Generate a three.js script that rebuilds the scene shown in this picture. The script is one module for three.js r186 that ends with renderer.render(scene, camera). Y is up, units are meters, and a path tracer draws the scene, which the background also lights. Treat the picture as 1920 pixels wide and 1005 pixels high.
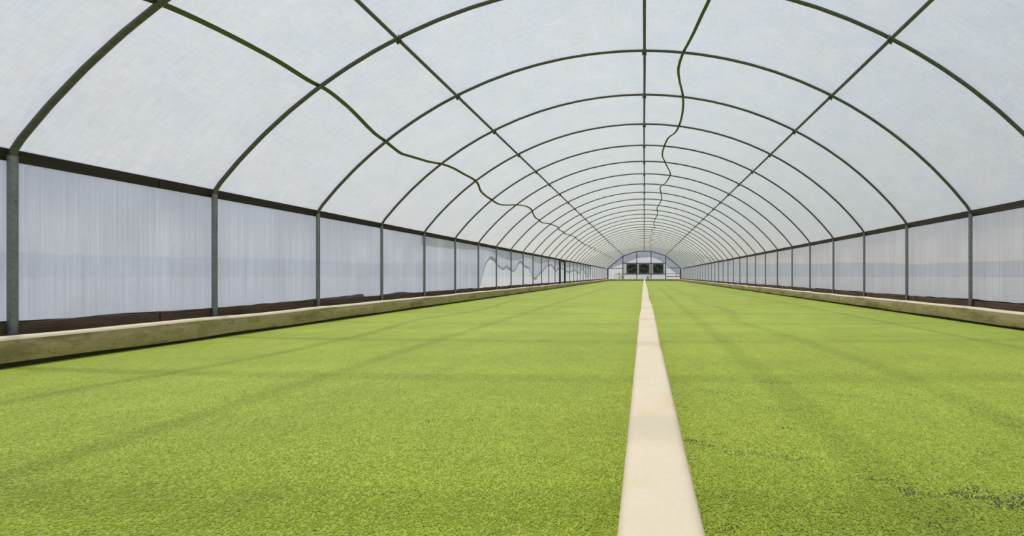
import * as THREE from 'three';
import { RoundedBoxGeometry } from 'three/addons/geometries/RoundedBoxGeometry.js';
import { mergeGeometries as mergeIndexed } from 'three/addons/utils/BufferGeometryUtils.js';
import { ImprovedNoise } from 'three/addons/math/ImprovedNoise.js';

// ------------------------------------------------------------------ camera, sky, sun, exposure
const scene = new THREE.Scene();
const CAM_Y = 0.62;                                  // eye above the floating duckweed (y = 0)
const camera = new THREE.PerspectiveCamera(2 * Math.atan(502.5 / 676) * 180 / Math.PI, 1920 / 1005, 0.05, 600);
camera.position.set(0, CAM_Y, 0);
camera.lookAt(0, CAM_Y, -10);
camera.setViewOffset(1920, 1005, -248, -14.5, 1920, 1005);   // shifted lens
const renderer = new THREE.WebGLRenderer({ antialias: true });
renderer.toneMapping = THREE.LinearToneMapping;
renderer.toneMappingExposure = 1.0;
renderer.shadowMap.enabled = true;

function skyTexture() {                              // thin high haze, a warm strip low down
  const W = 256, H = 128, d = new Float32Array(W * H * 4);
  const stops = [[0, .60, .55, .48], [3.5, .60, .55, .48], [7, .42, .45, .51], [25, .34, .41, .53], [90, .30, .39, .58]];
  for (let r = 0; r < H; r++) {
    const e = Math.max(0, ((r + .5) / H - .5) * 180);
    let i = 0; while (i < stops.length - 2 && e > stops[i + 1][0]) i++;
    const a = stops[i], b = stops[i + 1], t = Math.min(1, Math.max(0, (e - a[0]) / (b[0] - a[0])));
    for (let c = 0; c < W; c++) {
      const k = (r * W + c) * 4;
      for (let q = 0; q < 3; q++) d[k + q] = a[q + 1] + (b[q + 1] - a[q + 1]) * t;
      d[k + 3] = 1;
    }
  }
  const t = new THREE.DataTexture(d, W, H, THREE.RGBAFormat, THREE.FloatType);
  t.mapping = THREE.EquirectangularReflectionMapping; t.magFilter = THREE.LinearFilter; t.needsUpdate = true;
  return t;
}
scene.background = skyTexture();
scene.environment = scene.background;

const sun = new THREE.DirectionalLight(new THREE.Color(1, .97, .92), 4.65);
sun.position.set(-8, 40, -4.7 - 20); sun.target.position.set(0, 0, -20);
sun.castShadow = true; sun.shadow.radius = 5.5;
Object.assign(sun.shadow.camera, { left: -30, right: 30, top: 30, bottom: -30, near: 1, far: 90 });
sun.shadow.mapSize.set(4096, 4096);
scene.add(sun, sun.target);

// ------------------------------------------------------------------ helpers
const mergeGeometries = (l) => mergeIndexed(l.map((g) => g.index ? g.toNonIndexed() : g));
let seed = 12345;
const rnd = () => { seed = (seed + 0x6D2B79F5) | 0; let t = Math.imul(seed ^ (seed >>> 15), 1 | seed); t = (t + Math.imul(t ^ (t >>> 7), 61 | t)) ^ t; return ((t ^ (t >>> 14)) >>> 0) / 4294967296; };
const perlin = new ImprovedNoise();
const noise = (x, y, z = 0.5) => perlin.noise(x, y, z);
const lerp = (a, b, t) => a + (b - a) * t;
const smooth = (a, b, x) => { const t = Math.min(1, Math.max(0, (x - a) / (b - a))); return t * t * (3 - 2 * t); };
const taken = {};
function numbered(name) { const n = taken[name] = (taken[name] ?? -1) + 1; return n ? name + '_' + String(n).padStart(3, '0') : name; }
function tag(o, label, category, group, kind) {
  o.userData.label = label; o.userData.category = category;
  if (group) o.userData.group = group;
  if (kind) o.userData.kind = kind;
  return o;
}
function top(o, name) { o.name = numbered(name); scene.add(o); return o; }
function mesh(name, geo, mat, parent) { const m = new THREE.Mesh(geo, mat); if (parent) { m.name = name; parent.add(m); } else top(m, name); return m; }
function group(name, x = 0, y = 0, z = 0) { const g = new THREE.Group(); g.position.set(x, y, z); return top(g, name); }
function structure(o, label) { o.userData.kind = 'structure'; if (label) o.userData.label = label; return o; }
// piecewise-linear curve through [x, y...] rows
function along(rows, x, c = 1) {
  if (x <= rows[0][0]) return rows[0][c];
  for (let i = 1; i < rows.length; i++) if (x <= rows[i][0]) return lerp(rows[i - 1][c], rows[i][c], (x - rows[i - 1][0]) / (rows[i][0] - rows[i - 1][0]));
  return rows[rows.length - 1][c];
}
// a sheet of nu x nv quads; f(u, v) -> [x, y, z, s, t] with s, t in metres
function sheet(nu, nv, f) {
  const p = [], uv = [], ix = [];
  for (let j = 0; j <= nv; j++) for (let i = 0; i <= nu; i++) { const q = f(i / nu, j / nv); p.push(q[0], q[1], q[2]); uv.push(q[3] ?? 0, q[4] ?? 0); }
  for (let j = 0; j < nv; j++) for (let i = 0; i < nu; i++) { const a = j * (nu + 1) + i, b = a + 1, c = a + nu + 1, d = c + 1; ix.push(a, b, d, a, d, c); }
  const g = new THREE.BufferGeometry();
  g.setAttribute('position', new THREE.Float32BufferAttribute(p, 3)); g.setAttribute('uv', new THREE.Float32BufferAttribute(uv, 2));
  g.setIndex(ix); g.computeVertexNormals(); return g;
}
// box with a small chamfer, uv in metres along its longest side
function box(w, h, d, r = 0.004) {
  const g = new RoundedBoxGeometry(w, h, d, 1, Math.min(r, w / 3, h / 3, d / 3));
  const p = g.attributes.position, uv = g.attributes.uv, L = Math.max(w, h, d);
  for (let i = 0; i < p.count; i++) {
    const x = p.getX(i), y = p.getY(i), z = p.getZ(i);
    if (L === w) uv.setXY(i, x, y + z); else if (L === h) uv.setXY(i, y, x + z); else uv.setXY(i, z, y + x);
  }
  return g;
}
// square-section beam from a to b, w wide (across), t thick (along depth z where it runs in a wall)
function beam(a, b, w, t) {
  const A = new THREE.Vector3(...a), B = new THREE.Vector3(...b), len = A.distanceTo(B), g = box(w, len, t);
  const m = new THREE.Matrix4().makeRotationFromQuaternion(new THREE.Quaternion().setFromUnitVectors(new THREE.Vector3(0, 1, 0), B.clone().sub(A).normalize()));
  g.applyMatrix4(m); const c = A.add(B).multiplyScalar(.5); g.translate(c.x, c.y, c.z); return g;
}
function tube(points, r, seg, sides = 10) { return new THREE.TubeGeometry(new THREE.CatmullRomCurve3(points.map((p) => new THREE.Vector3(...p)), false, 'catmullrom', .2), seg, r, sides, false); }

// ------------------------------------------------------------------ textures (what the surfaces are made of)
function dataTexture(w, h, f, srgb) {
  const d = new Uint8Array(w * h * 4);
  for (let y = 0; y < h; y++) for (let x = 0; x < w; x++) { const c = f(x, y), k = (y * w + x) * 4; for (let q = 0; q < 3; q++) d[k + q] = Math.max(0, Math.min(255, Math.round(255 * (c[q] ?? c)))); d[k + 3] = 255; }
  return finish(new THREE.DataTexture(d, w, h), srgb);
}
function finish(t, srgb) {
  t.wrapS = t.wrapT = THREE.RepeatWrapping; t.magFilter = THREE.LinearFilter; t.minFilter = THREE.LinearMipmapLinearFilter; t.generateMipmaps = true;
  if (srgb) t.colorSpace = THREE.SRGBColorSpace; t.needsUpdate = true; return t;
}
const sized = (t, mx, my = mx) => { const c = t.clone(); c.repeat.set(1 / mx, 1 / my); c.needsUpdate = true; return c; };
// tileable value noise
function lattice(n) { const a = new Float32Array(n * n); for (let i = 0; i < a.length; i++) a[i] = rnd(); return a; }
function tileNoise(n, m) {
  const a = []; for (let i = 0; i < n * m; i++) a.push(rnd());
  return (u, v) => { const x = u * n, y = v * m, i = Math.floor(x), j = Math.floor(y), s = x - i, t = y - j, S = s * s * (3 - 2 * s), T = t * t * (3 - 2 * t), at = (p, q) => a[(((q % m) + m) % m) * n + ((p % n) + n) % n]; return lerp(lerp(at(i, j), at(i + 1, j), S), lerp(at(i, j + 1), at(i + 1, j + 1), S), T) - .5; };
}
const toS = (x) => x <= .0031308 ? x * 12.92 : 1.055 * Math.pow(x, 1 / 2.4) - .055;

// duckweed: thousands of overlapping little fronds, colour and height
function duckweedTextures() {
  const N = 2048, col = new Uint8Array(N * N * 4), hgt = new Uint8Array(N * N * 4);
  const base = [.29, .36, .04];
  for (let i = 0; i < N * N; i++) { for (let q = 0; q < 3; q++) { col[i * 4 + q] = 255 * toS(base[q]); hgt[i * 4 + q] = 20; } col[i * 4 + 3] = hgt[i * 4 + 3] = 255; }
  const patch = tileNoise(14, 14), fine = tileNoise(60, 60);
  for (let n = 0; n < 330000; n++) {
    const cx = rnd() * N, cy = rnd() * N, a = 1.7 + rnd() * 1.5, b = a * (.65 + rnd() * .25), th = rnd() * 6.283, C = Math.cos(th), S = Math.sin(th), q = patch(cx / N, cy / N) * .14 + fine(cx / N, cy / N) * .16;
    const v = .98 + (rnd() - .5) * .30 + q, ye = 1 + (rnd() - .5) * .16, h = 90 + rnd() * 130;
    const c = [.375 * v * ye, .462 * v, .05 * v * (1.6 - ye * .6)].map((x) => Math.min(255, 255 * toS(x)));
    for (let dy = -3; dy <= 3; dy++) for (let dx = -3; dx <= 3; dx++) {
      const ex = (dx * C + dy * S) / a, ey = (-dx * S + dy * C) / b, r = ex * ex + ey * ey; if (r > 1) continue;
      const k = (((Math.floor(cy) + dy + N) % N) * N + (Math.floor(cx) + dx + N) % N) * 4;
      for (let j = 0; j < 3; j++) { col[k + j] = c[j]; hgt[k + j] = h * (1 - .4 * r); }
    }
  }
  return [finish(new THREE.DataTexture(col, N, N), true), finish(new THREE.DataTexture(hgt, N, N), false)];
}
const [duckColor, duckHeight] = duckweedTextures();

// woven film: faint threads and lengthwise streaks
const filmTex = (() => { const a = tileNoise(512, 24), b = tileNoise(24, 512), c = tileNoise(12, 12), d = tileNoise(90, 90), e = tileNoise(60, 5), f = tileNoise(16, 10); return dataTexture(1024, 1024, (x, y) => { const u = x / 1024, v = y / 1024; const st = smooth(.3, .48, e(u, v)), k = .92 + .07 * a(u, v) + .05 * b(u, v) + .05 * c(u, v) + .05 * d(u, v) + .03 * st, h = .05 * f(u, v) + .03 * d(u + .3, v); return [k * (1 + h), k * (1 + .25 * h), k * (1 - .7 * h)]; }, false); })();
// wall film: fine upright ribs
const ribTex = (() => { const a = tileNoise(340, 3), b = tileNoise(40, 2), c = tileNoise(7, 5), d = tileNoise(100, 60); return dataTexture(1024, 512, (x, y) => { const u = x / 1024, v = y / 512, k = .93 + .12 * a(u, v) + .08 * b(u, v) + .09 * c(u, v) + .03 * d(u, v); return [k, k, k]; }, false); })();
// cream liner cloth
const clothTex = (() => { const a = tileNoise(10, 10), b = tileNoise(90, 90), c = tileNoise(400, 400), d = tileNoise(5, 30); return dataTexture(1024, 1024, (x, y) => { const u = x / 1024, v = y / 1024, st = Math.max(0, a(u, v) - .12) * .22, k = 1 + .035 * b(u, v) + .05 * c(u, v) + .03 * d(u, v); return [.765 * k, (.66 - st * .5) * k, (.485 - st * 1.1) * k].map(toS); }, true); })();
// liner face: algae film, specks and mud splashes
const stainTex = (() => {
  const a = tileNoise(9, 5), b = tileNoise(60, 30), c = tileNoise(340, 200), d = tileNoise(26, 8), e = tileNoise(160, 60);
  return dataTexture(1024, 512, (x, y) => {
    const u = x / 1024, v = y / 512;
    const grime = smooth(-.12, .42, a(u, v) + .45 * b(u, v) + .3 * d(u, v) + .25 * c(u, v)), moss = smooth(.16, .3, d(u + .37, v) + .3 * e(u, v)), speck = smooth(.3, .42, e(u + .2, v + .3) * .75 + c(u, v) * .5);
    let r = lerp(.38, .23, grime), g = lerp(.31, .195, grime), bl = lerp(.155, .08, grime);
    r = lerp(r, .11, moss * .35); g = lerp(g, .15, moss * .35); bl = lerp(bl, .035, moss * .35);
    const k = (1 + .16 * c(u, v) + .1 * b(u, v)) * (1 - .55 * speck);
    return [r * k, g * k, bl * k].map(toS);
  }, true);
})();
const woodTex = (() => { const a = tileNoise(4, 120), b = tileNoise(16, 300), c = tileNoise(6, 10), d = tileNoise(200, 200); return dataTexture(1024, 512, (x, y) => { const u = x / 1024, v = y / 512, k = 1 + .7 * a(u, v) + .5 * b(u, v) + .5 * c(u, v) + .25 * d(u, v); return [.5 * k, .5 * k, .5 * k]; }, false); })();
const steelTex = (() => { const a = tileNoise(24, 24), b = tileNoise(120, 120), c = tileNoise(8, 8); return dataTexture(512, 512, (x, y) => { const u = x / 512, v = y / 512, k = .82 + .22 * a(u, v) + .16 * b(u, v) + .16 * c(u, v); return [k, k, k]; }, false); })();
const soilTex = (() => { const a = tileNoise(20, 20), b = tileNoise(120, 120), c = tileNoise(6, 6); return dataTexture(512, 512, (x, y) => { const u = x / 512, v = y / 512, k = .75 + .4 * a(u, v) + .5 * b(u, v) + .3 * c(u, v); return [k, k, k]; }, false); })();

// ------------------------------------------------------------------ materials
const lin = (r, g, b) => new THREE.Color().setRGB(r, g, b);
const phys = (o) => new THREE.MeshPhysicalMaterial({ side: THREE.DoubleSide, ...o });
const std = (o) => new THREE.MeshStandardMaterial(o);
const M = {
  roofFilm: phys({ color: lin(.895, .89, .925), map: sized(filmTex, 2.6), bumpMap: sized(filmTex, 2.6), bumpScale: .006, transmission: .76, roughness: .64, ior: 1.5, specularIntensity: .45 }),
  wallFilm: phys({ color: lin(.97, .97, .99), map: sized(ribTex, 2.4, 1.7), bumpMap: sized(ribTex, 2.4, 1.7), bumpScale: .004, transmission: .88, roughness: .85, ior: 1.3, specularIntensity: .4 }),
  lowFilm: phys({ color: lin(.82, .85, .95), map: sized(ribTex, 1.9, 1.7), transmission: .85, roughness: .5, ior: 1.3, specularIntensity: .3 }),
  hemFilm: phys({ color: lin(.55, .57, .63), map: sized(ribTex, 1.9, 1.7), transmission: .6, roughness: .7, ior: 1.3, specularIntensity: .3 }),
  hangFilm: phys({ color: lin(.74, .76, .73), map: sized(filmTex, 1.7), transmission: .8, roughness: .55, ior: 1.3, specularIntensity: .3 }),
  endFilm: phys({ color: lin(.93, .94, .97), map: sized(filmTex, 3), transmission: .88, roughness: .52, ior: 1.3, specularIntensity: .4 }),
  whitePanel: phys({ color: lin(.9, .9, .93), transmission: .55, roughness: .95, specularIntensity: .3 }),
  farFilm: phys({ color: lin(.95, .94, .92), map: sized(filmTex, 3), transmission: .3, roughness: .9 }),
  steel: std({ color: lin(.13, .135, .12), map: sized(steelTex, .35), metalness: .55, roughness: .48 }),
  post: std({ color: lin(.26, .28, .29), map: sized(steelTex, .35), metalness: .6, roughness: .42 }),
  bracket: std({ color: lin(.10, .10, .10), metalness: .6, roughness: .5 }),
  strap: std({ color: lin(.08, .09, .035), roughness: .6, side: THREE.DoubleSide }),
  board: std({ color: lin(.045, .036, .024), map: sized(woodTex, 1.6, .5), bumpMap: sized(woodTex, 1.6, .5), bumpScale: .003, roughness: .85 }),
  plank: std({ color: lin(.26, .175, .11), map: sized(woodTex, 1.2, .4), bumpMap: sized(woodTex, 1.2, .4), bumpScale: .006, roughness: .95 }),
  frame: std({ color: lin(.05, .047, .042), map: sized(woodTex, 1.6, .5), roughness: .8 }),
  rail: std({ color: lin(.22, .13, .085), map: sized(woodTex, 1.2, .4), roughness: .85 }),
  cloth: std({ map: sized(clothTex, .9), bumpMap: sized(clothTex, .9), bumpScale: .0008, roughness: .95, side: THREE.DoubleSide }),
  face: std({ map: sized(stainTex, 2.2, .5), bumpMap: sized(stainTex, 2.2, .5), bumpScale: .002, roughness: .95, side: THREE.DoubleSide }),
  seam: std({ color: lin(.46, .39, .22), roughness: .95, side: THREE.DoubleSide }),
  wet: std({ color: lin(.05, .06, .015), map: sized(soilTex, .5), roughness: .6, side: THREE.DoubleSide }),
  duck: phys({ specularIntensity: .9, map: sized(duckColor, 1.7), bumpMap: sized(duckHeight, 1.7), bumpScale: .0008, roughness: .7, vertexColors: true }),
  frond: phys({ color: 0xffffff, specularIntensity: .5, roughness: .65 }),
  blackPlastic: std({ color: lin(.03, .034, .034), roughness: .5, side: THREE.DoubleSide }),
  soil: std({ color: lin(.16, .12, .085), map: sized(soilTex, .8), bumpMap: sized(soilTex, .8), bumpScale: .01, roughness: 1 }),
  ground: std({ color: lin(.38, .36, .31), map: sized(soilTex, 3), roughness: 1 }),
  hill: std({ color: lin(.15, .17, .215), map: sized(soilTex, 60), roughness: 1 }),
  fanBox: std({ color: lin(.085, .10, .085), roughness: .5, metalness: .3 }),
  fanDark: std({ color: lin(.022, .024, .018), roughness: .7 }),
  fanBlade: std({ color: lin(.13, .15, .14), roughness: .5, metalness: .3 }),
  fanWood: std({ color: lin(.07, .05, .035), map: sized(woodTex, 1.2, .4), roughness: .85 }),
  leaf: phys({ color: lin(.10, .16, .04), roughness: .8, transmission: .3 }),
  paleLeaf: phys({ color: lin(.62, .58, .34), roughness: .85, transmission: .3 }),
  stem: std({ color: lin(.09, .08, .04), roughness: .9 }),
};

// ------------------------------------------------------------------ measures of the place
const W = 4.57, BAY = 1.22, R = 5.78, ARC_Y = 3.773 - 5.78, EAVE = 1.532, CURB = 0.21;
const hoopZ = (k) => -(3.83 + BAY * k);               // k = -5 ... 32; the fan wall stands at k = 34
const Z_END = hoopZ(34), Z_BACK = 3.9;
const onArc = (deg, r = R) => [Math.sin(deg * Math.PI / 180) * r, ARC_Y + Math.cos(deg * Math.PI / 180) * r];
const EDGE = 52.25;                                     // where the roof film meets the eave board

// ------------------------------------------------------------------ setting: floor, ground, hills, film skins
structure(mesh('floor', sheet(4, 4, (u, v) => [lerp(-4.9, 4.9, u), -.3, lerp(Z_BACK + .2, Z_END - .3, v), u * 9.8, v * 50]), M.soil), 'soil bed under the pond inside the tunnel');
{
  const s = new THREE.Shape([[-400, -400], [400, -400], [400, 400], [-400, 400]].map((p) => new THREE.Vector2(...p)));
  s.holes.push(new THREE.Path([[-4.7, -Z_BACK - .05], [4.7, -Z_BACK - .05], [4.7, -Z_END + .1], [-4.7, -Z_END + .1]].map((p) => new THREE.Vector2(...p))));
  const g = new THREE.ShapeGeometry(s); g.rotateX(-Math.PI / 2); g.translate(0, .06, 0);
  structure(mesh('ground', g, M.ground), 'dry pale ground outside the tunnel');
}
structure(mesh('hills', sheet(240, 5, (u, v) => {
  const a = u * Math.PI * 2, k = noise(Math.cos(a) * 3, Math.sin(a) * 3, 4) * 5 + noise(Math.cos(a) * 9, Math.sin(a) * 9, 8) * 2, r = 210 + v * 60;
  const rise = 14 * Math.exp(-Math.pow(((a - Math.PI * 1.5)) / .2, 2));
  return [Math.cos(a) * r, (8.5 + k + rise) * Math.sin(v * Math.PI / 2) - .5 + noise(Math.cos(a) * 20, v * 5, Math.sin(a) * 20) * .8, Math.sin(a) * r, a * r, v * 40];
}), M.hill), 'hazy blue hills beyond the film walls');

// roof film: drawn over the hoops, sagging a little between them
{
  const bays = Math.round((Z_BACK - Z_END) / BAY), nz = bays * 8;
  structure(mesh('ceiling', sheet(120, nz, (u, v) => {
    const a = lerp(-EDGE, EDGE, u), z = lerp(Z_BACK, Z_END - .02, v), ph = ((-z - 3.83) / BAY % 1 + 1) % 1;
    const sag = .016 * Math.pow(Math.sin(Math.PI * ph), .7), side = Math.pow(Math.abs(a) / EDGE, 6);
    const w = (noise(a * .25, z * 1.3, 2) * .006 + noise(a * .9, z * 2.2, 7) * .004 * side) * Math.sin(Math.PI * ph);
    const [x, y] = onArc(a, R + .026 - sag + w);
    return [x, y, z, z, a / 180 * Math.PI * R];
  }), M.roofFilm), 'milky woven plastic roof film over the arched hoops');
}
function wallFilm(name, sx, label) {
  return structure(mesh(name, sheet(400, 8, (u, v) => {
    const z = lerp(Z_BACK, Z_END, u), y = lerp(.12, 1.53, v);
    return [sx * (4.645 + noise(z * 2.6, y * .5, sx) * .012 * Math.sin(v * Math.PI) + noise(z * 11, y * .3, 3) * .004), y, z, z, y];
  }), M.wallFilm), label);
}
wallFilm('wall_left', -1, 'ribbed clear film side wall with the dark door posts');
wallFilm('wall_right', 1, 'ribbed clear film side wall meeting the brown-railed bay');
structure(mesh('wall_front', sheet(40, 10, (u, v) => { const x = lerp(-4.62, 4.62, u), t = ARC_Y + Math.sqrt(5.8 * 5.8 - x * x); return [x, lerp(-.3, t, v), Z_BACK, x, v * 4]; }), M.endFilm), 'film end wall behind the viewer');

// eave boards and baseboards, plank by plank
for (const sx of [-1, 1]) {
  const t = structure(new THREE.Group(), sx < 0 ? 'dark wooden eave board over the wall with door posts' : 'dark wooden eave board over the wall by the brown rails'); top(t, sx < 0 ? 'trim_1' : 'trim_2');
  const b = structure(new THREE.Group(), sx < 0 ? 'weathered brown baseboard under the wall with door posts' : 'weathered brown baseboard under the wall by the brown rails'); top(b, sx < 0 ? 'baseboard_left' : 'baseboard_right');
  const g1 = box(.038, .087, 3.654, .003), g2 = box(.045, .28, 3.652, .006);
  for (let i = 0, z = Z_BACK - 1.83; z - 1.8 > Z_END - 1.2; z -= 3.66, i++) {
    const m = mesh('plank', g1, M.board, t); m.position.set(sx * 4.618, 1.497 + (rnd() - .5) * .004, z);
    const n = mesh('plank', g2, M.plank, b); n.position.set(sx * 4.613, .132 + (rnd() - .5) * .012, z); n.rotation.z = (rnd() - .5) * .03;
  }
}
// black ground-cover plastic crumpled along the top of the baseboards
for (const sx of [-1, 1]) {
  const t = group('ground_cover_strip');
  tag(t, sx < 0 ? 'torn black plastic edging above the baseboard by the door posts' : 'torn black plastic edging above the baseboard of the opposite wall', 'edging');
  for (let i = 0; i < 14; i++) {
    const z0 = Z_BACK - .2 - i * 3.52, z1 = z0 - 3.56, s0 = rnd() * 50;
    mesh('plastic_strip', sheet(90, 4, (u, v) => {
      const z = lerp(z0, z1, u), flap = (sx < 0 && z < -5.1 && z > -5.95) ? .046 * (-5.1 - z) / .85 : 0, bump = sx < 0 ? .03 * Math.exp(-Math.pow((z + 6.85) / .36, 2)) : 0;
      const yt = .283 + .018 * noise(z * 1.6, 4.2) + .010 * noise(z * 6, 7.2) + flap + bump;
      return [sx * (4.628 - .014 * v + .006 * noise(z * 5, v * 2, s0)), lerp(.22, yt, v), z, z, v];
    }), M.blackPlastic, t);
  }
}

// ------------------------------------------------------------------ pond: curbs, divider, duckweed
// curb cross-section, from the dark waterline recess up over the rounded liner edge to the back
function curbSide(sx, label) {
  const t = group('pond_curb'); tag(t, label, 'curb');
  for (let k = -6; k < 34; k++) {
    const z0 = hoopZ(k) + .35, z1 = Math.max(hoopZ(k + 1) + .35, Z_END + .46), s0 = 7.3, bow = .006 + rnd() * .014, low = rnd() * .012;
    if (z0 <= z1) continue;
    const sec = (v, u, z) => {                       // liner face: v 0 at the lower hem, 1 at the shoulder
      const pl = Math.pow(Math.sin(Math.PI * u), .35), y = lerp(.034 + .012 * noise(z * 1.5, s0), .188 - low * Math.sin(Math.PI * u), v);
      const belly = bow * pl * Math.sin(Math.PI * Math.min(1, v * 1.1)) + .010 * noise(z * 2.2, y * 6, s0) + .004 * noise(z * 9, y * 14, s0);
      return [sx * (4.262 - belly - .012 * (1 - v)), y];
    };
    mesh('liner_panel', sheet(16, 8, (u, v) => { const z = lerp(z0, z1, u), q = sec(v, u, z); return [q[0], q[1], z, z + s0, q[1]]; }), M.face, t);
    if (k > 4) mesh('seam', sheet(1, 8, (u, v) => { const q = sec(v, .001, z0); return [q[0] - sx * .004, q[1], z0 - .012 + u * .024, u * .024, q[1]]; }), M.seam, t);
    mesh('liner_top', sheet(16, 6, (u, v) => {
      const z = lerp(z0, z1, u), q = sec(1, u, z), a = Math.min(1, v * 2.2) * Math.PI / 2;
      const x = Math.abs(q[0]) + (v < .455 ? .03 * (1 - Math.cos(a)) : .03 + (v - .455) / .545 * .115), y = q[1] + .024 * Math.sin(a) + (v > .455 ? .004 * noise(z * 3, v * 4, s0) - .01 * (v - .455) : 0);
      return [sx * x, y, z, z + s0, x];
    }), M.cloth, t);
  }
  const L = Z_BACK - Z_END - .5;
  mesh('waterline', box(.03, .35, L), M.wet, t).position.set(sx * 4.315, -.115, (Z_BACK + Z_END) / 2 + .25);
  mesh('core', box(.11, .44, L), M.soil, t).position.set(sx * 4.375, -.07, (Z_BACK + Z_END) / 2 + .25);
  return t;
}
curbSide(-1, 'stained liner-covered pond curb below the wall with door posts');
curbSide(1, 'liner-covered pond curb below the wall by the brown rails');
{
  const t = group('pond_curb', 0, 0, Z_END + .44); tag(t, 'liner-covered pond curb across the foot of the fan wall', 'curb');
  for (let i = 0; i < 6; i++) {
    const x0 = -4.3 + i * 8.6 / 6, x1 = x0 + 8.6 / 6, s0 = rnd() * 30;
    mesh('liner_panel', sheet(14, 6, (u, v) => { const x = lerp(x0, x1, u), y = lerp(.02, .185, v); return [x, y, .012 * Math.pow(Math.sin(Math.PI * u), .4) * Math.sin(v * Math.PI) + .008 * noise(x * 3, y * 6, s0), x + s0, y]; }), M.face, t);
    mesh('liner_top', sheet(14, 6, (u, v) => { const x = lerp(x0, x1, u), a = Math.min(1, v * 2.2) * Math.PI / 2; return [x, .185 + .024 * Math.sin(a), v < .455 ? -.03 * (1 - Math.cos(a)) : -.03 - (v - .455) * .6, x + s0, v * .3]; }), M.cloth, t);
  }
  mesh('core', box(8.6, .46, .2), M.soil, t).position.set(0, -.07, -.13);
}
const divRows = [[-3.9, -.047, .103], [.57, -.047, .1033], [.98, -.0471, .1029], [1.51, -.0482, .1026], [2.25, -.049, .103], [3.34, -.0533, .1121], [4.4, -.0500, .117], [5.23, -.0464, .116], [6.45, -.0477, .1001], [8.4, -.0534, .1068], [12.05, -.0606, .1123], [21.32, -.0536, .0946], [30, -.05, .104], [45, -.048, .102]];   // distance, one edge, other edge
// centre divider: block core under a cream liner whose edges wander
{
  const rows = divRows;
  const t = group('pond_divider'); tag(t, 'long low cream liner-covered wall dividing the green pond', 'divider');
  const prof = [[.012, -.08], [.010, .02], [.004, .12], [0, .176], [.0025, .194], [.010, .204], [.022, .2085], [.045, .2095]];
  const zs = []; for (let d = -3.6; d < -Z_END - .5; d += d < 6 ? .06 : d < 15 ? .15 : .4) zs.push(d); zs.push(-Z_END - .47);
  const nU = prof.length * 2 - 1;
  mesh('liner', sheet(nU, zs.length - 1, (u, v) => {
    const d = zs[Math.round(v * (zs.length - 1))], i = Math.round(u * nU), w = d > 2.5 ? 1 : .25;
    const Lx = along(rows, d) + w * (.006 * noise(d * 1.7, 3) + .003 * noise(d * 5, 9)), Rx = along(rows, d, 2) + w * (.006 * noise(d * 1.5, 13) + .003 * noise(d * 5, 19));
    const j = i < prof.length ? i : nU - i, x = i < prof.length ? Lx + prof[j][0] : Rx - prof[j][0];
    const y = prof[j][1] + (prof[j][1] > .1 ? .003 * noise(d * 1.3, 31) + .0015 * noise(d * 6, x * 20, 5) : 0);
    return [x, y, -d, x, d];
  }), M.cloth, t);
  mesh('core', box(.10, .45, -Z_END + 2.45), M.soil, t).position.set(.028, -.07, (Z_END + 3.5) / 2);
}
// duckweed carpet on the two lanes
function lane(x0, x1, label) {
  const zs = []; for (let d = -3.7; d < -Z_END - .5; d += d < 12 ? .2 : .5) zs.push(d); zs.push(-Z_END - .46);
  const nx = 36, g = sheet(nx, zs.length - 1, (u, v) => { const d = zs[Math.round(v * (zs.length - 1))], x = lerp(x0 < -1 ? x0 : along(divRows, d, 2) - .006, x1 > 1 ? x1 : along(divRows, d) + .006, u); return [x, .0012 * noise(x * 1.1, d * 1.1, 3), -d, x, d]; });
  const p = g.attributes.position, c = [];
  for (let i = 0; i < p.count; i++) { const x = p.getX(i), z = p.getZ(i), k = 1 + .10 * noise(x * .9, z * .7, 1) + .09 * noise(x * .5, z * 2.8, 6) + .07 * noise(x * 3, z * 3, 2), h = .05 * noise(x * .35, z * .3, 9); c.push(k * (1 + h), k, k * (1 - h * 2)); }
  g.setAttribute('color', new THREE.Float32BufferAttribute(c, 3));
  return tag(mesh('duckweed_mat', g, M.duck), label, 'duckweed', 'duckweed on the pond lanes', 'stuff');
}
lane(-4.298, 0, 'bright green floating duckweed carpet beside the wall with door posts');
lane(.06, 4.298, 'bright green duckweed with dark specks beside the wall by the brown rails');

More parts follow.
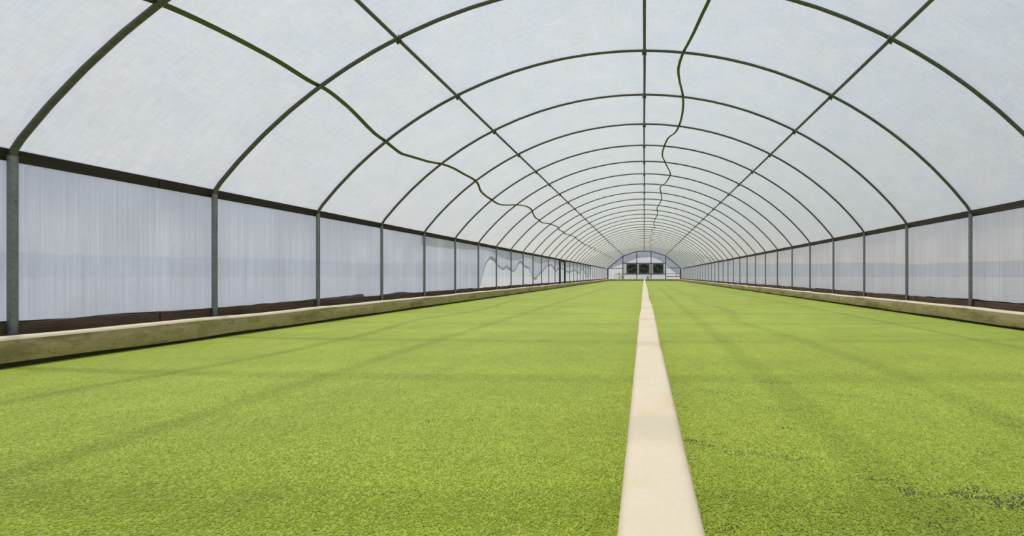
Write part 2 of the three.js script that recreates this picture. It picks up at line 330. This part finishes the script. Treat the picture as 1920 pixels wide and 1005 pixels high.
// single fronds near the viewer, thinning out with distance
{
  const hex = new THREE.CircleGeometry(1, 6); hex.rotateX(-Math.PI / 2);
  { const p = hex.attributes.position; for (let i = 0; i < p.count; i++) { const x = p.getX(i), z = p.getZ(i); p.setY(i, .16 * (1 - x * x - z * z)); p.setZ(i, z * .74); } hex.computeVertexNormals(); }
  const list = [];
  const N = 330000, m4 = new THREE.Matrix4(), q = new THREE.Quaternion(), e = new THREE.Euler(), P = new THREE.Vector3(), S = new THREE.Vector3();
  const dark = (x, d) => {                            // decayed fronds gather in streaks
    const st = noise(x * 2.2 + d * .6, d * 5.5, 21) + .5 * noise(x * 9, d * 14, 5);
    let k = x > .1 ? smooth(.26, .5, st) * .85 + smooth(1.6, .7, d) * .13 : smooth(.5, .75, st) * .35 + smooth(1.5, .8, d) * .04;
    return k * smooth(4.2, 2.2, d);
  };
  while (list.length < N) {
    const d = .62 + 3.3 * Math.pow(rnd(), 1.55), half = d * 1.85, x = (rnd() * 2 - 1) * half;
    if (x < -1.82 * d - .1 || x > 1.08 * d + .1 || x < -4.2 || x > 4.2 || (x > -.05 && x < .105)) continue;
    list.push([x, d]);
  }
  const o = new THREE.InstancedMesh(hex, M.frond, N), col = new THREE.Color();
  list.forEach(([x, d], i) => {
    const r = .0014 + rnd() * .0011, isDark = rnd() < dark(x, d);
    e.set((rnd() - .5) * .26, rnd() * 6.28, (rnd() - .5) * .26); q.setFromEuler(e);
    P.set(x, .0014 + rnd() * .0008, -d); S.set(r, r, r);
    o.setMatrixAt(i, m4.compose(P, q, S));
    const v = .98 + (rnd() - .5) * .34 + .10 * noise(x * 6, d * 6, 3), ye = 1 + (rnd() - .5) * .2;
    if (isDark) col.setRGB(.03 + rnd() * .04, .04 + rnd() * .04, .02 + rnd() * .02); else col.setRGB(.295 * v * ye, .395 * v, .018 * v);
    o.setColorAt(i, col);
  });
  top(o, 'duckweed_fronds'); tag(o, 'loose tiny duckweed fronds, some decayed dark, floating close up', 'duckweed', null, 'stuff');
}

// ------------------------------------------------------------------ hoops, purlins, straps
const ORD = ['zeroth', 'first', 'second', 'third', 'fourth', 'fifth', 'sixth', 'seventh', 'eighth', 'ninth', 'tenth', 'eleventh', 'twelfth', 'thirteenth', 'fourteenth', 'fifteenth', 'sixteenth', 'seventeenth', 'eighteenth', 'nineteenth', 'twentieth'];
const ordinal = (n) => n <= 20 ? ORD[n] : n < 30 ? 'twenty-' + ORD[n - 20] : n === 30 ? 'thirtieth' : 'thirty-' + ORD[n - 30];
const PURLIN = 26.9;                                   // degrees off the ridge
function makeHoop() {
  const h = new THREE.Group(), pts = [];
  const sweep = (s) => [[s * W, EAVE - .10, 0], [s * W, EAVE - .045, 0], [s * (W - .006), EAVE - .012, 0]];
  pts.push(...sweep(-1)); for (let a = -51.8; a <= 51.81; a += 3.7) { const [x, y] = onArc(a); pts.push([x, y, 0]); } pts.push(...sweep(1).reverse());
  const arch = tube(pts, .0178, 110, 10);
  { const uv = arch.attributes.uv; for (let i = 0; i < uv.count; i++) uv.setXY(i, uv.getX(i) * 12, uv.getY(i) * .13); }
  mesh('arch', arch, M.steel, h);
  const post = new THREE.CylinderGeometry(.0225, .0225, EAVE - .045 + .29, 14); { const uv = post.attributes.uv; for (let i = 0; i < uv.count; i++) uv.setXY(i, uv.getX(i) * .16, uv.getY(i) * 1.8); }
  for (const s of [-1, 1]) { const p = mesh('post', post, M.post, h); p.position.set(s * W, (EAVE - .045 - .29) / 2, 0); mesh('bolt', new THREE.CylinderGeometry(.006, .006, .05, 6).rotateZ(Math.PI / 2), M.bracket, p).position.set(0, .56, 0); }
  const saddle = new THREE.TorusGeometry(.028, .0065, 6, 12), bolt = new THREE.CylinderGeometry(.006, .006, .085, 6), plate = box(.055, .008, .05, .002);
  for (const a of [-PURLIN, 0, PURLIN]) {
    const [x, y] = onArc(a, R - .02), b = new THREE.Group(); b.name = 'purlin_bracket'; b.position.set(x, y, 0); b.rotation.z = -a * Math.PI / 180; h.add(b);
    mesh('clamp', mergeGeometries([saddle.clone().rotateY(0).translate(0, -.018, .026), plate.clone().translate(0, -.038, .03)]), M.bracket, b);
    for (const s of [-1, 1]) mesh('bolt', bolt, M.bracket, b).position.set(s * .026, -.022, .034);
  }
  return h;
}
const hoop0 = makeHoop();
for (let k = -5, n = 0; k <= 33; k++, n++) {
  const h = n ? hoop0.clone() : hoop0;
  top(h, 'roof_hoop'); h.position.set(0, 0, hoopZ(k) + (rnd() - .5) * .012);
  tag(h, 'galvanized pipe roof hoop with two side posts, ' + ordinal(34 - k) + ' from the fan wall', 'hoop', 'roof hoops of the tunnel');
}
[[-PURLIN, 'thin lengthwise roof pipe above the wall with door posts'], [0, 'thin lengthwise ridge pipe along the crown of the hoops'], [PURLIN, 'thin lengthwise roof pipe above the wall by the brown rails']].forEach(([a, label]) => {
  const [x, y] = onArc(a, R - .0385), pts = [];
  for (let z = Z_BACK - .1; z > Z_END + .05; z -= .61) pts.push([x + .004 * noise(z, a, 3) + (a === 0 ? .004 * Math.sin(z * .9) : 0), y + .004 * noise(z * .8, a, 8), z]);
  const p = tag(mesh('purlin_pipe', tube(pts, .020, 160, 10), M.steel), label, 'pipe', 'lengthwise roof pipes');
  { const uv = p.geometry.attributes.uv; for (let i = 0; i < uv.count; i++) uv.setXY(i, uv.getX(i) * 49, uv.getY(i) * .1); }
});
// flat straps wandering over the backs of the hoops, just under the film
function strap(rows, label, width) {
  const curve = new THREE.CatmullRomCurve3(rows.map(([d, a]) => new THREE.Vector3(d, a / 10, 0)), false, 'centripetal'), n = rows.length * 7;
  const P = curve.getPoints(n).map((p) => { const ph = ((p.x - 3.83) / BAY % 1 + 1) % 1, dip = .010 * Math.sin(Math.PI * ph); const [x, y] = onArc(p.y * 10, R + .0195 - dip); return { v: new THREE.Vector3(x, y, -p.x), a: p.y * 10 }; });
  const ring = 8, g = sheet(ring, n, (u, v) => {
    const i = Math.round(v * n), p = P[i], q = P[Math.min(n, i + 1)].v.clone().sub(P[Math.max(0, i - 1)].v).normalize(), up = new THREE.Vector3(...onArc(p.a, 1).map((c, j) => j ? c - ARC_Y : c), 0), s = new THREE.Vector3().crossVectors(q, up).normalize();
    const tw = .5 * noise(p.v.z * 1.1, 5, rows.length) , th = u * Math.PI * 2, A = Math.cos(th) * width / 2, ph = ((-p.v.z - 3.83) / BAY % 1 + 1) % 1, B = Math.sin(th) * (.0016 + .0045 * Math.sin(Math.PI * ph)), c = Math.cos(tw), d = Math.sin(tw);
    const o = s.multiplyScalar(A * c - B * d).add(up.multiplyScalar((A * d + B * c) * .45));
    return [p.v.x + o.x, p.v.y + o.y, p.v.z + o.z, u, v];
  });
  return tag(mesh('webbing_strap', g, M.strap), label, 'strap');
}
const strapA = [[0.4, -37.2], [1.0, -36.4], [1.6, -38.4], [2.2, -38.6], [2.7, -37.2], [3.3, -36.6], [3.75, -36.74], [3.93, -36.64], [4.22, -37.04], [4.39, -37.42], [4.68, -38.19], [4.86, -38.59], [5.04, -38.81], [5.23, -39.12], [5.46, -39.38], [5.59, -39.18], [5.81, -38.83], [6.05, -38.45], [6.34, -37.71], [6.61, -37.35], [7.03, -37.31], [7.45, -37.33], [7.7, -37.76], [7.97, -38.74], [8.28, -39.3], [8.71, -39.6], [9.03, -39.79], [9.27, -39.67], [9.56, -38.99], [9.86, -38.05], [10.31, -36.85], [10.68, -36.44], [11.11, -36.73], [11.53, -37.71], [11.92, -38.34], [12.32, -38.48], [12.8, -38.8], [13.41, -37.99], [14.2, -37.49], [14.59, -37.33], [15.09, -38.02], [15.8, -38.06], [16.44, -38.36], [17.41, -37.78], [18.25, -37.56], [19.31, -38.01], [20.62, -38.35], [22.11, -38.74], [23.45, -38.02]];
for (let d = 24.6, i = 0; d < 43; d += .9, i++) strapA.push([d, -38.2 + (i % 2 ? .9 : -.9) * (.6 + .4 * rnd())]);
strap(strapA, 'wavy dark strap snaking over the hoops above the door-post wall', .046);
const strapB = [[1.2, 6.2], [2.0, 8.0], [2.8, 8.6], [3.5, 7.9], [4.09, 7.25], [4.3, 6.87], [4.66, 6.28], [4.88, 5.86], [5.06, 5.48], [5.3, 5.19], [5.5, 5.15], [5.79, 5.6], [6.22, 6.55], [6.57, 7.03], [7.0, 7.28], [7.52, 7.17], [7.87, 6.69], [8.18, 5.51], [8.63, 4.92], [9.39, 4.67], [9.98, 5.7], [10.98, 7.89], [11.37, 7.83], [12.23, 6.93], [12.73, 5.65], [13.52, 6.14], [14.59, 6.99], [15.82, 6.49], [16.69, 5.86], [18.2, 6.66], [20.16, 5.84], [21.8, 5.74], [23.4, 6.79], [25.18, 4.94], [26.6, 6.78], [28.99, 4.41], [31.84, 6.43], [34.01, 4.63], [35.46, 6.86], [37.97, 5.56], [40.06, 7.52], [43, 6.2]];
strap(strapB, 'wavy dark strap snaking over the hoops beside the ridge pipe', .042);

// ------------------------------------------------------------------ film layers hanging on the door-post wall
{
  const low = [[10.11, .291], [10.29, .629], [10.47, .945], [10.77, 1.124], [11.1, 1.052], [11.34, .91], [11.77, .796], [12.07, .875], [12.36, .805], [12.72, .744], [12.98, .837], [13.23, 1.051], [13.44, 1.107], [13.73, 1.006], [14.1, .906], [14.41, .912], [14.74, .685], [14.91, .501], [15.35, .429], [15.71, .606], [16.2, .749], [16.84, .961], [17.17, 1.077], [17.97, 1.112], [18.12, 1.049], [18.78, .803], [19.31, .943], [20.23, 1.009], [21.05, .869], [21.94, .782], [23.31, .896], [23.92, .974], [24.88, .752], [25.87, .811], [26.81, 1.116], [28.09, .795], [29.34, .446], [30.04, .664], [31.41, 1.178]];
  const up = [[5.0, 1.33], [6.94, 1.28], [8.01, 1.25], [9.48, 1.307], [10.56, 1.374], [11, 1.33], [11.43, 1.229], [12.13, 1.165], [12.85, 1.164], [13.58, 1.243], [14.26, 1.325], [14.74, 1.318], [15.44, 1.18], [16.2, 1.171], [17.18, 1.255], [18.08, 1.342], [18.96, 1.209], [20.19, 1.217], [21.9, 1.138], [23.92, 1.257], [26.81, 1.254], [31, 1.2]];
  const at = (rows, d) => (along(rows, d - .06) + 2 * along(rows, d) + along(rows, d + .06)) / 4;
  const t = group('inner_film_sheet'); tag(t, 'bluish inner film sheet with a torn wavy lower edge beside the door posts', 'film');
  const n = 460, dz = (u) => lerp(10.12, 31.4, u), d0 = (u) => lerp(1.0, 31.4, u);
  mesh('film_sheet', sheet(n, 8, (u, v) => { const d = d0(u), y = lerp(d < 10.12 ? .24 : at(low, d), 1.47, v); return [-4.616 + .006 * noise(d * 3, y * 2), y, -d, d, y]; }), M.lowFilm, t);
  mesh('hem', sheet(n, 2, (u, v) => { const d = dz(u), y = at(low, d), h = .085 + .07 * noise(d * 1.9, 4) + .02 * noise(d * 9, 7); return [-4.612 + .008 * noise(d * 3, y * 2), y + lerp(-.004, h, v), -d, d, v]; }), M.hemFilm, t);
  tag(mesh('hanging_film_sheet', sheet(n, 5, (u, v) => { const d = lerp(7.49, 31, u), y = lerp(at(up, d) + .012 * noise(d * 3, 8), 1.46, v); return [-4.632 + .004 * noise(d * 4, y * 3), y, -d, d, y]; }), M.hangFilm), 'grey scalloped film layer hanging below the eave board', 'film');
}
{ // doorway between two hoops of that wall
  const d = new THREE.Group(); top(d, 'door_1'); structure(d, 'dark wooden door posts set in the film wall');
  for (const k of [13, 14]) mesh('jamb', box(.05, 1.6, .16), M.board, d).position.set(-4.575, .66, hoopZ(k) + .16);
  mesh('lintel', box(.05, .07, 1.2), M.board, d).position.set(-4.585, 1.43, hoopZ(13) + .16 - BAY / 2);
}
// little torn white film tabs at the other eave
[[25.5, 50.2], [29.3, 50.4], [30.6, 50.3], [34.6, 50.6]].forEach(([d, a], i) => {
  tag(mesh('film_tab', sheet(8, 5, (u, v) => { const [x, y] = onArc(a + lerp(-1.3, 1.7, v) + .4 * noise(u * 4, v * 4, i) - .7 * Math.sin(u * Math.PI) * (1 - v), R - .004); return [x, y, -d - lerp(.0, .72, u), u, v]; }), M.whitePanel), 'small torn white film tab at the eave, ' + ORD[4 - i] + ' from the fan wall', 'film', 'torn film tabs');
});

// ------------------------------------------------------------------ fan wall
const PX = [-4.57, -2.69, -.94, .86, 2.71, 4.57], PY = [1.56, 3.07, 3.69, 3.71, 3.11, 1.60];
const roofAt = (x) => { for (let i = 1; i < 6; i++) if (x <= PX[i]) return lerp(PY[i - 1], PY[i], (x - PX[i - 1]) / (PX[i] - PX[i - 1])); return PY[5]; };
const wallEnd = structure(new THREE.Group(), 'film-covered fan end wall in a dark timber frame'); top(wallEnd, 'wall_end'); wallEnd.position.set(0, 0, Z_END);
const pane = (pts, mat, name = 'film_panel', z = -.06) => { const g = new THREE.ShapeGeometry(new THREE.Shape(pts.map((p) => new THREE.Vector2(...p)))); g.translate(0, 0, z); return mesh(name, g, mat, wallEnd); };
const B1 = 2.20, B0 = .82;
for (let i = 0; i < 5; i++) {
  const a = PX[i], b = PX[i + 1], split = i === 0 ? 1.55 : i === 4 ? 1.61 : B1;
  pane([[a, split], [b, split], [b, Math.max(PY[i + 1], split)], [a, Math.max(PY[i], split)]], M.endFilm);
  if (i === 0 || i === 4) pane([[a, -.1], [b, -.1], [b, split], [a, split]], M.endFilm); else pane([[a, -.1], [b, -.1], [b, B0], [a, B0]], M.endFilm);
}
{ // strip of film between the straight rafters and the curved roof
  const pts = []; for (let i = 0; i < 6; i++) pts.push([PX[i], PY[i]]);
  for (let a = 52; a >= -52; a -= 4) pts.push(onArc(a, R + .02));
  pane(pts, M.endFilm, 'gable_film', -.04);
}
for (let i = 0; i < 6; i++) { const w = i === 0 || i === 5 ? .13 : .088; mesh('post', box(w, PY[i] + .3, .09), M.frame, wallEnd).position.set(PX[i], (PY[i] - .3) / 2, 0); }
for (let i = 0; i < 5; i++) mesh('rafter', beam([PX[i], PY[i], .01], [PX[i + 1], PY[i + 1], .01], .085, .09), M.board, wallEnd);
mesh('cross_beam', box(1.88, .075, .08), M.frame, wallEnd).position.set((PX[0] + PX[1]) / 2, 1.55, .002);
mesh('cross_beam', box(1.86, .075, .08), M.frame, wallEnd).position.set((PX[4] + PX[5]) / 2, 1.61, .002);
mesh('cross_beam', box(5.4, .08, .07), M.fanWood, wallEnd).position.set(.01, B1, -.03);
mesh('cross_beam', box(5.4, .09, .07), M.fanWood, wallEnd).position.set(.01, B0, -.03);
for (const y of [.885, .52]) mesh('rail', box(1.86, .055, .05), M.rail, wallEnd).position.set((PX[4] + PX[5]) / 2, y, .01);
mesh('rail_upright', box(.06, .36, .05), M.rail, wallEnd).position.set(4.03, .70, .012);

const FANS = [[-1.566, 25], [-.02, -13], [1.747, -36]], FS = 1.27;
{ // white panels filling the row between the fans
  const edges = [-2.69, ...FANS.flatMap(([x]) => [x - FS / 2, x + FS / 2]), 2.71];
  for (let i = 0; i < edges.length; i += 2) mesh('white_panel', box(edges[i + 1] - edges[i] - .006, B1 - B0 - .08, .012, .002), M.whitePanel, wallEnd).position.set((edges[i] + edges[i + 1]) / 2, (B1 + B0) / 2, -.09);
}
function makeFan(angle) {
  const f = new THREE.Group(), h = FS / 2, r = .565;
  const s = new THREE.Shape([[-h, -h], [h, -h], [h, h], [-h, h]].map((p) => new THREE.Vector2(...p))); const hole = new THREE.Path(); hole.absarc(0, 0, r, 0, Math.PI * 2, true); s.holes.push(hole);
  mesh('face_plate', new THREE.ExtrudeGeometry(s, { depth: .012, bevelEnabled: false, curveSegments: 36 }), M.fanBox, f).position.z = -.012;
  mesh('orifice_ring', new THREE.LatheGeometry([[r - .012, -.01], [r, .016], [r + .014, .01], [r + .002, -.02], [r - .004, -.16]].map((p) => new THREE.Vector2(...p)), 40).rotateX(Math.PI / 2), M.fanBox, f);
  const hs = mesh('housing', mergeGeometries([box(.02, FS, .4).translate(-h + .01, 0, -.21), box(.02, FS, .4).translate(h - .01, 0, -.21), box(FS - .04, .02, .4).translate(0, h - .01, -.21), box(FS - .04, .02, .4).translate(0, -h + .01, -.21)]), M.fanBox, f);
  mesh('frame_edge', mergeGeometries([box(.035, FS + .02, .05).translate(-h - .012, 0, -.02), box(.035, FS + .02, .05).translate(h + .012, 0, -.02)]), M.fanWood, f);
  const prop = new THREE.Group(); prop.name = 'propeller'; prop.position.z = -.10; prop.rotation.z = angle * Math.PI / 180; f.add(prop);
  const blade = sheet(10, 4, (u, v) => { const d = .05 + u * .49, w = .05 + .08 * Math.sin(Math.PI * (.25 + u * .6)), tw = .75 - .4 * u, y = (v - .5) * w * 2 * .55; return [d, y * Math.cos(tw), y * Math.sin(tw) + .01 * Math.cos(v * Math.PI), u, v]; });
  mesh('blade', blade, M.fanBlade, prop); mesh('blade', blade, M.fanBlade, prop).rotation.z = Math.PI;
  M.fanBlade.side = THREE.DoubleSide;
  mesh('hub', new THREE.CylinderGeometry(.06, .07, .07, 16).rotateX(Math.PI / 2), M.fanBlade, prop);
  for (const x of [-.09, .09]) mesh('strut', box(.04, FS - .05, .03), M.fanBox, f).position.set(x, 0, -.2);
  mesh('motor_bar', box(FS - .05, .03, .03), M.fanBox, f).position.set(0, -.02, -.23);
  mesh('motor', new THREE.CylinderGeometry(.08, .08, .16, 16), M.fanDark, f).position.set(0, .2, -.27);
  const slat = box(FS - .05, .004, .118, .001);
  const sh = new THREE.Group(); sh.name = 'shutter'; sh.position.z = -.39; f.add(sh);
  for (let i = 0; i < 11; i++) { const m = mesh('slat', slat, M.fanDark, sh); m.position.set(0, -h + .065 + i * .1135, 0); m.rotation.x = 1.32; }
  return f;
}
FANS.forEach(([x, a], i) => { const f = makeFan(a); top(f, 'exhaust_fan'); f.position.set(x, (B1 + B0) / 2, Z_END - .075); tag(f, ['dark square exhaust fan with its blade slanting up, beside the plain film bay', 'middle dark square exhaust fan with nearly level blade', 'dark square exhaust fan with steeply falling blade, toward the brown rails'][i], 'fan', 'exhaust fans in the end wall'); });

// ------------------------------------------------------------------ outside: next tunnel, bushes, a weed
{
  const t = group('neighbouring_greenhouse', 0, 0, -53); tag(t, 'white film greenhouse with a sloping front behind the fan wall', 'greenhouse');
  const out = [[-5.48, 1.59], [-4.67, 1.99], [-3.22, 2.51], [-1.09, 3.40], [1.05, 3.60], [2.58, 2.96], [4.35, 1.35], [5.16, .86]], hw = 5.16, n = out.length - 1;
  const s = new THREE.Shape([...out, [hw, -.1], [-5.48, -.1]].map((p) => new THREE.Vector2(...p)));
  const lean = (g) => { const p = g.attributes.position; for (let i = 0; i < p.count; i++) p.setZ(i, p.getZ(i) - p.getY(i) * .58); g.computeVertexNormals(); return g; };   // the front slopes back
  mesh('gable', lean(new THREE.ShapeGeometry(s)), M.farFilm, t);
  mesh('roof', sheet(n, 6, (u, v) => { const p = out[Math.round(u * n)]; return [p[0], p[1], -p[1] * .58 - v * 22, u * 10, v * 22]; }), M.farFilm, t);
  for (let i = 0; i < n; i++) mesh('front_edge', beam([out[i][0], out[i][1], .02 - out[i][1] * .58], [out[i + 1][0], out[i + 1][1], .02 - out[i + 1][1] * .58], .05, .05), M.steel, t);
}
function bush(x, z, h, w, mat, label, n = 150) {
  const t = group('bush', x, .06, z), leaf = new THREE.CircleGeometry(.5, 5), parts = [];
  for (let i = 0; i < n; i++) { const a = rnd() * 6.283, r = Math.sqrt(rnd()) * w / 2, y = h * (.12 + .88 * Math.pow(rnd(), .8)), k = Math.sqrt(Math.max(.05, 1 - Math.pow(y / h, 3))); const g = leaf.clone(); const s = .10 + rnd() * .10; g.scale(s, s * 1.6, s); g.rotateX(rnd() * 3); g.rotateY(rnd() * 6); g.translate(Math.cos(a) * r * k, y, Math.sin(a) * r * k); parts.push(g); }
  mesh('foliage', mergeGeometries(parts), mat, t);
  mesh('stem', new THREE.CylinderGeometry(.02, .035, h * .7, 6).translate(0, h * .35, 0), M.stem, t);
  return tag(t, label, 'bush');
}
bush(-3.2, Z_END - 1.6, .95, 1.7, M.paleLeaf, 'pale yellowish bush behind the plain film bay of the end wall');
{
  const t = group('weed', .5, .06, Z_END - .32); tag(t, 'spindly dark weed showing through film under the middle fan', 'weed');
  mesh('stem', tube([[0, 0, 0], [.05, .25, 0], [-.03, .45, 0], [.04, .62, .02]], .012, 14, 6), M.stem, t);
  const l = new THREE.CircleGeometry(.05, 6); l.scale(1, 1.7, 1);
  for (let i = 0; i < 16; i++) { const m = mesh('leaf', l, M.leaf, t); m.position.set((rnd() - .5) * .3, .08 + rnd() * .55, (rnd() - .5) * .06); m.rotation.set(rnd() - .5, rnd() * 2 - 1, rnd() * 6); }
}

scene.traverse((o) => { if (o.isMesh) { o.castShadow = true; o.receiveShadow = true; } });
renderer.render(scene, camera);
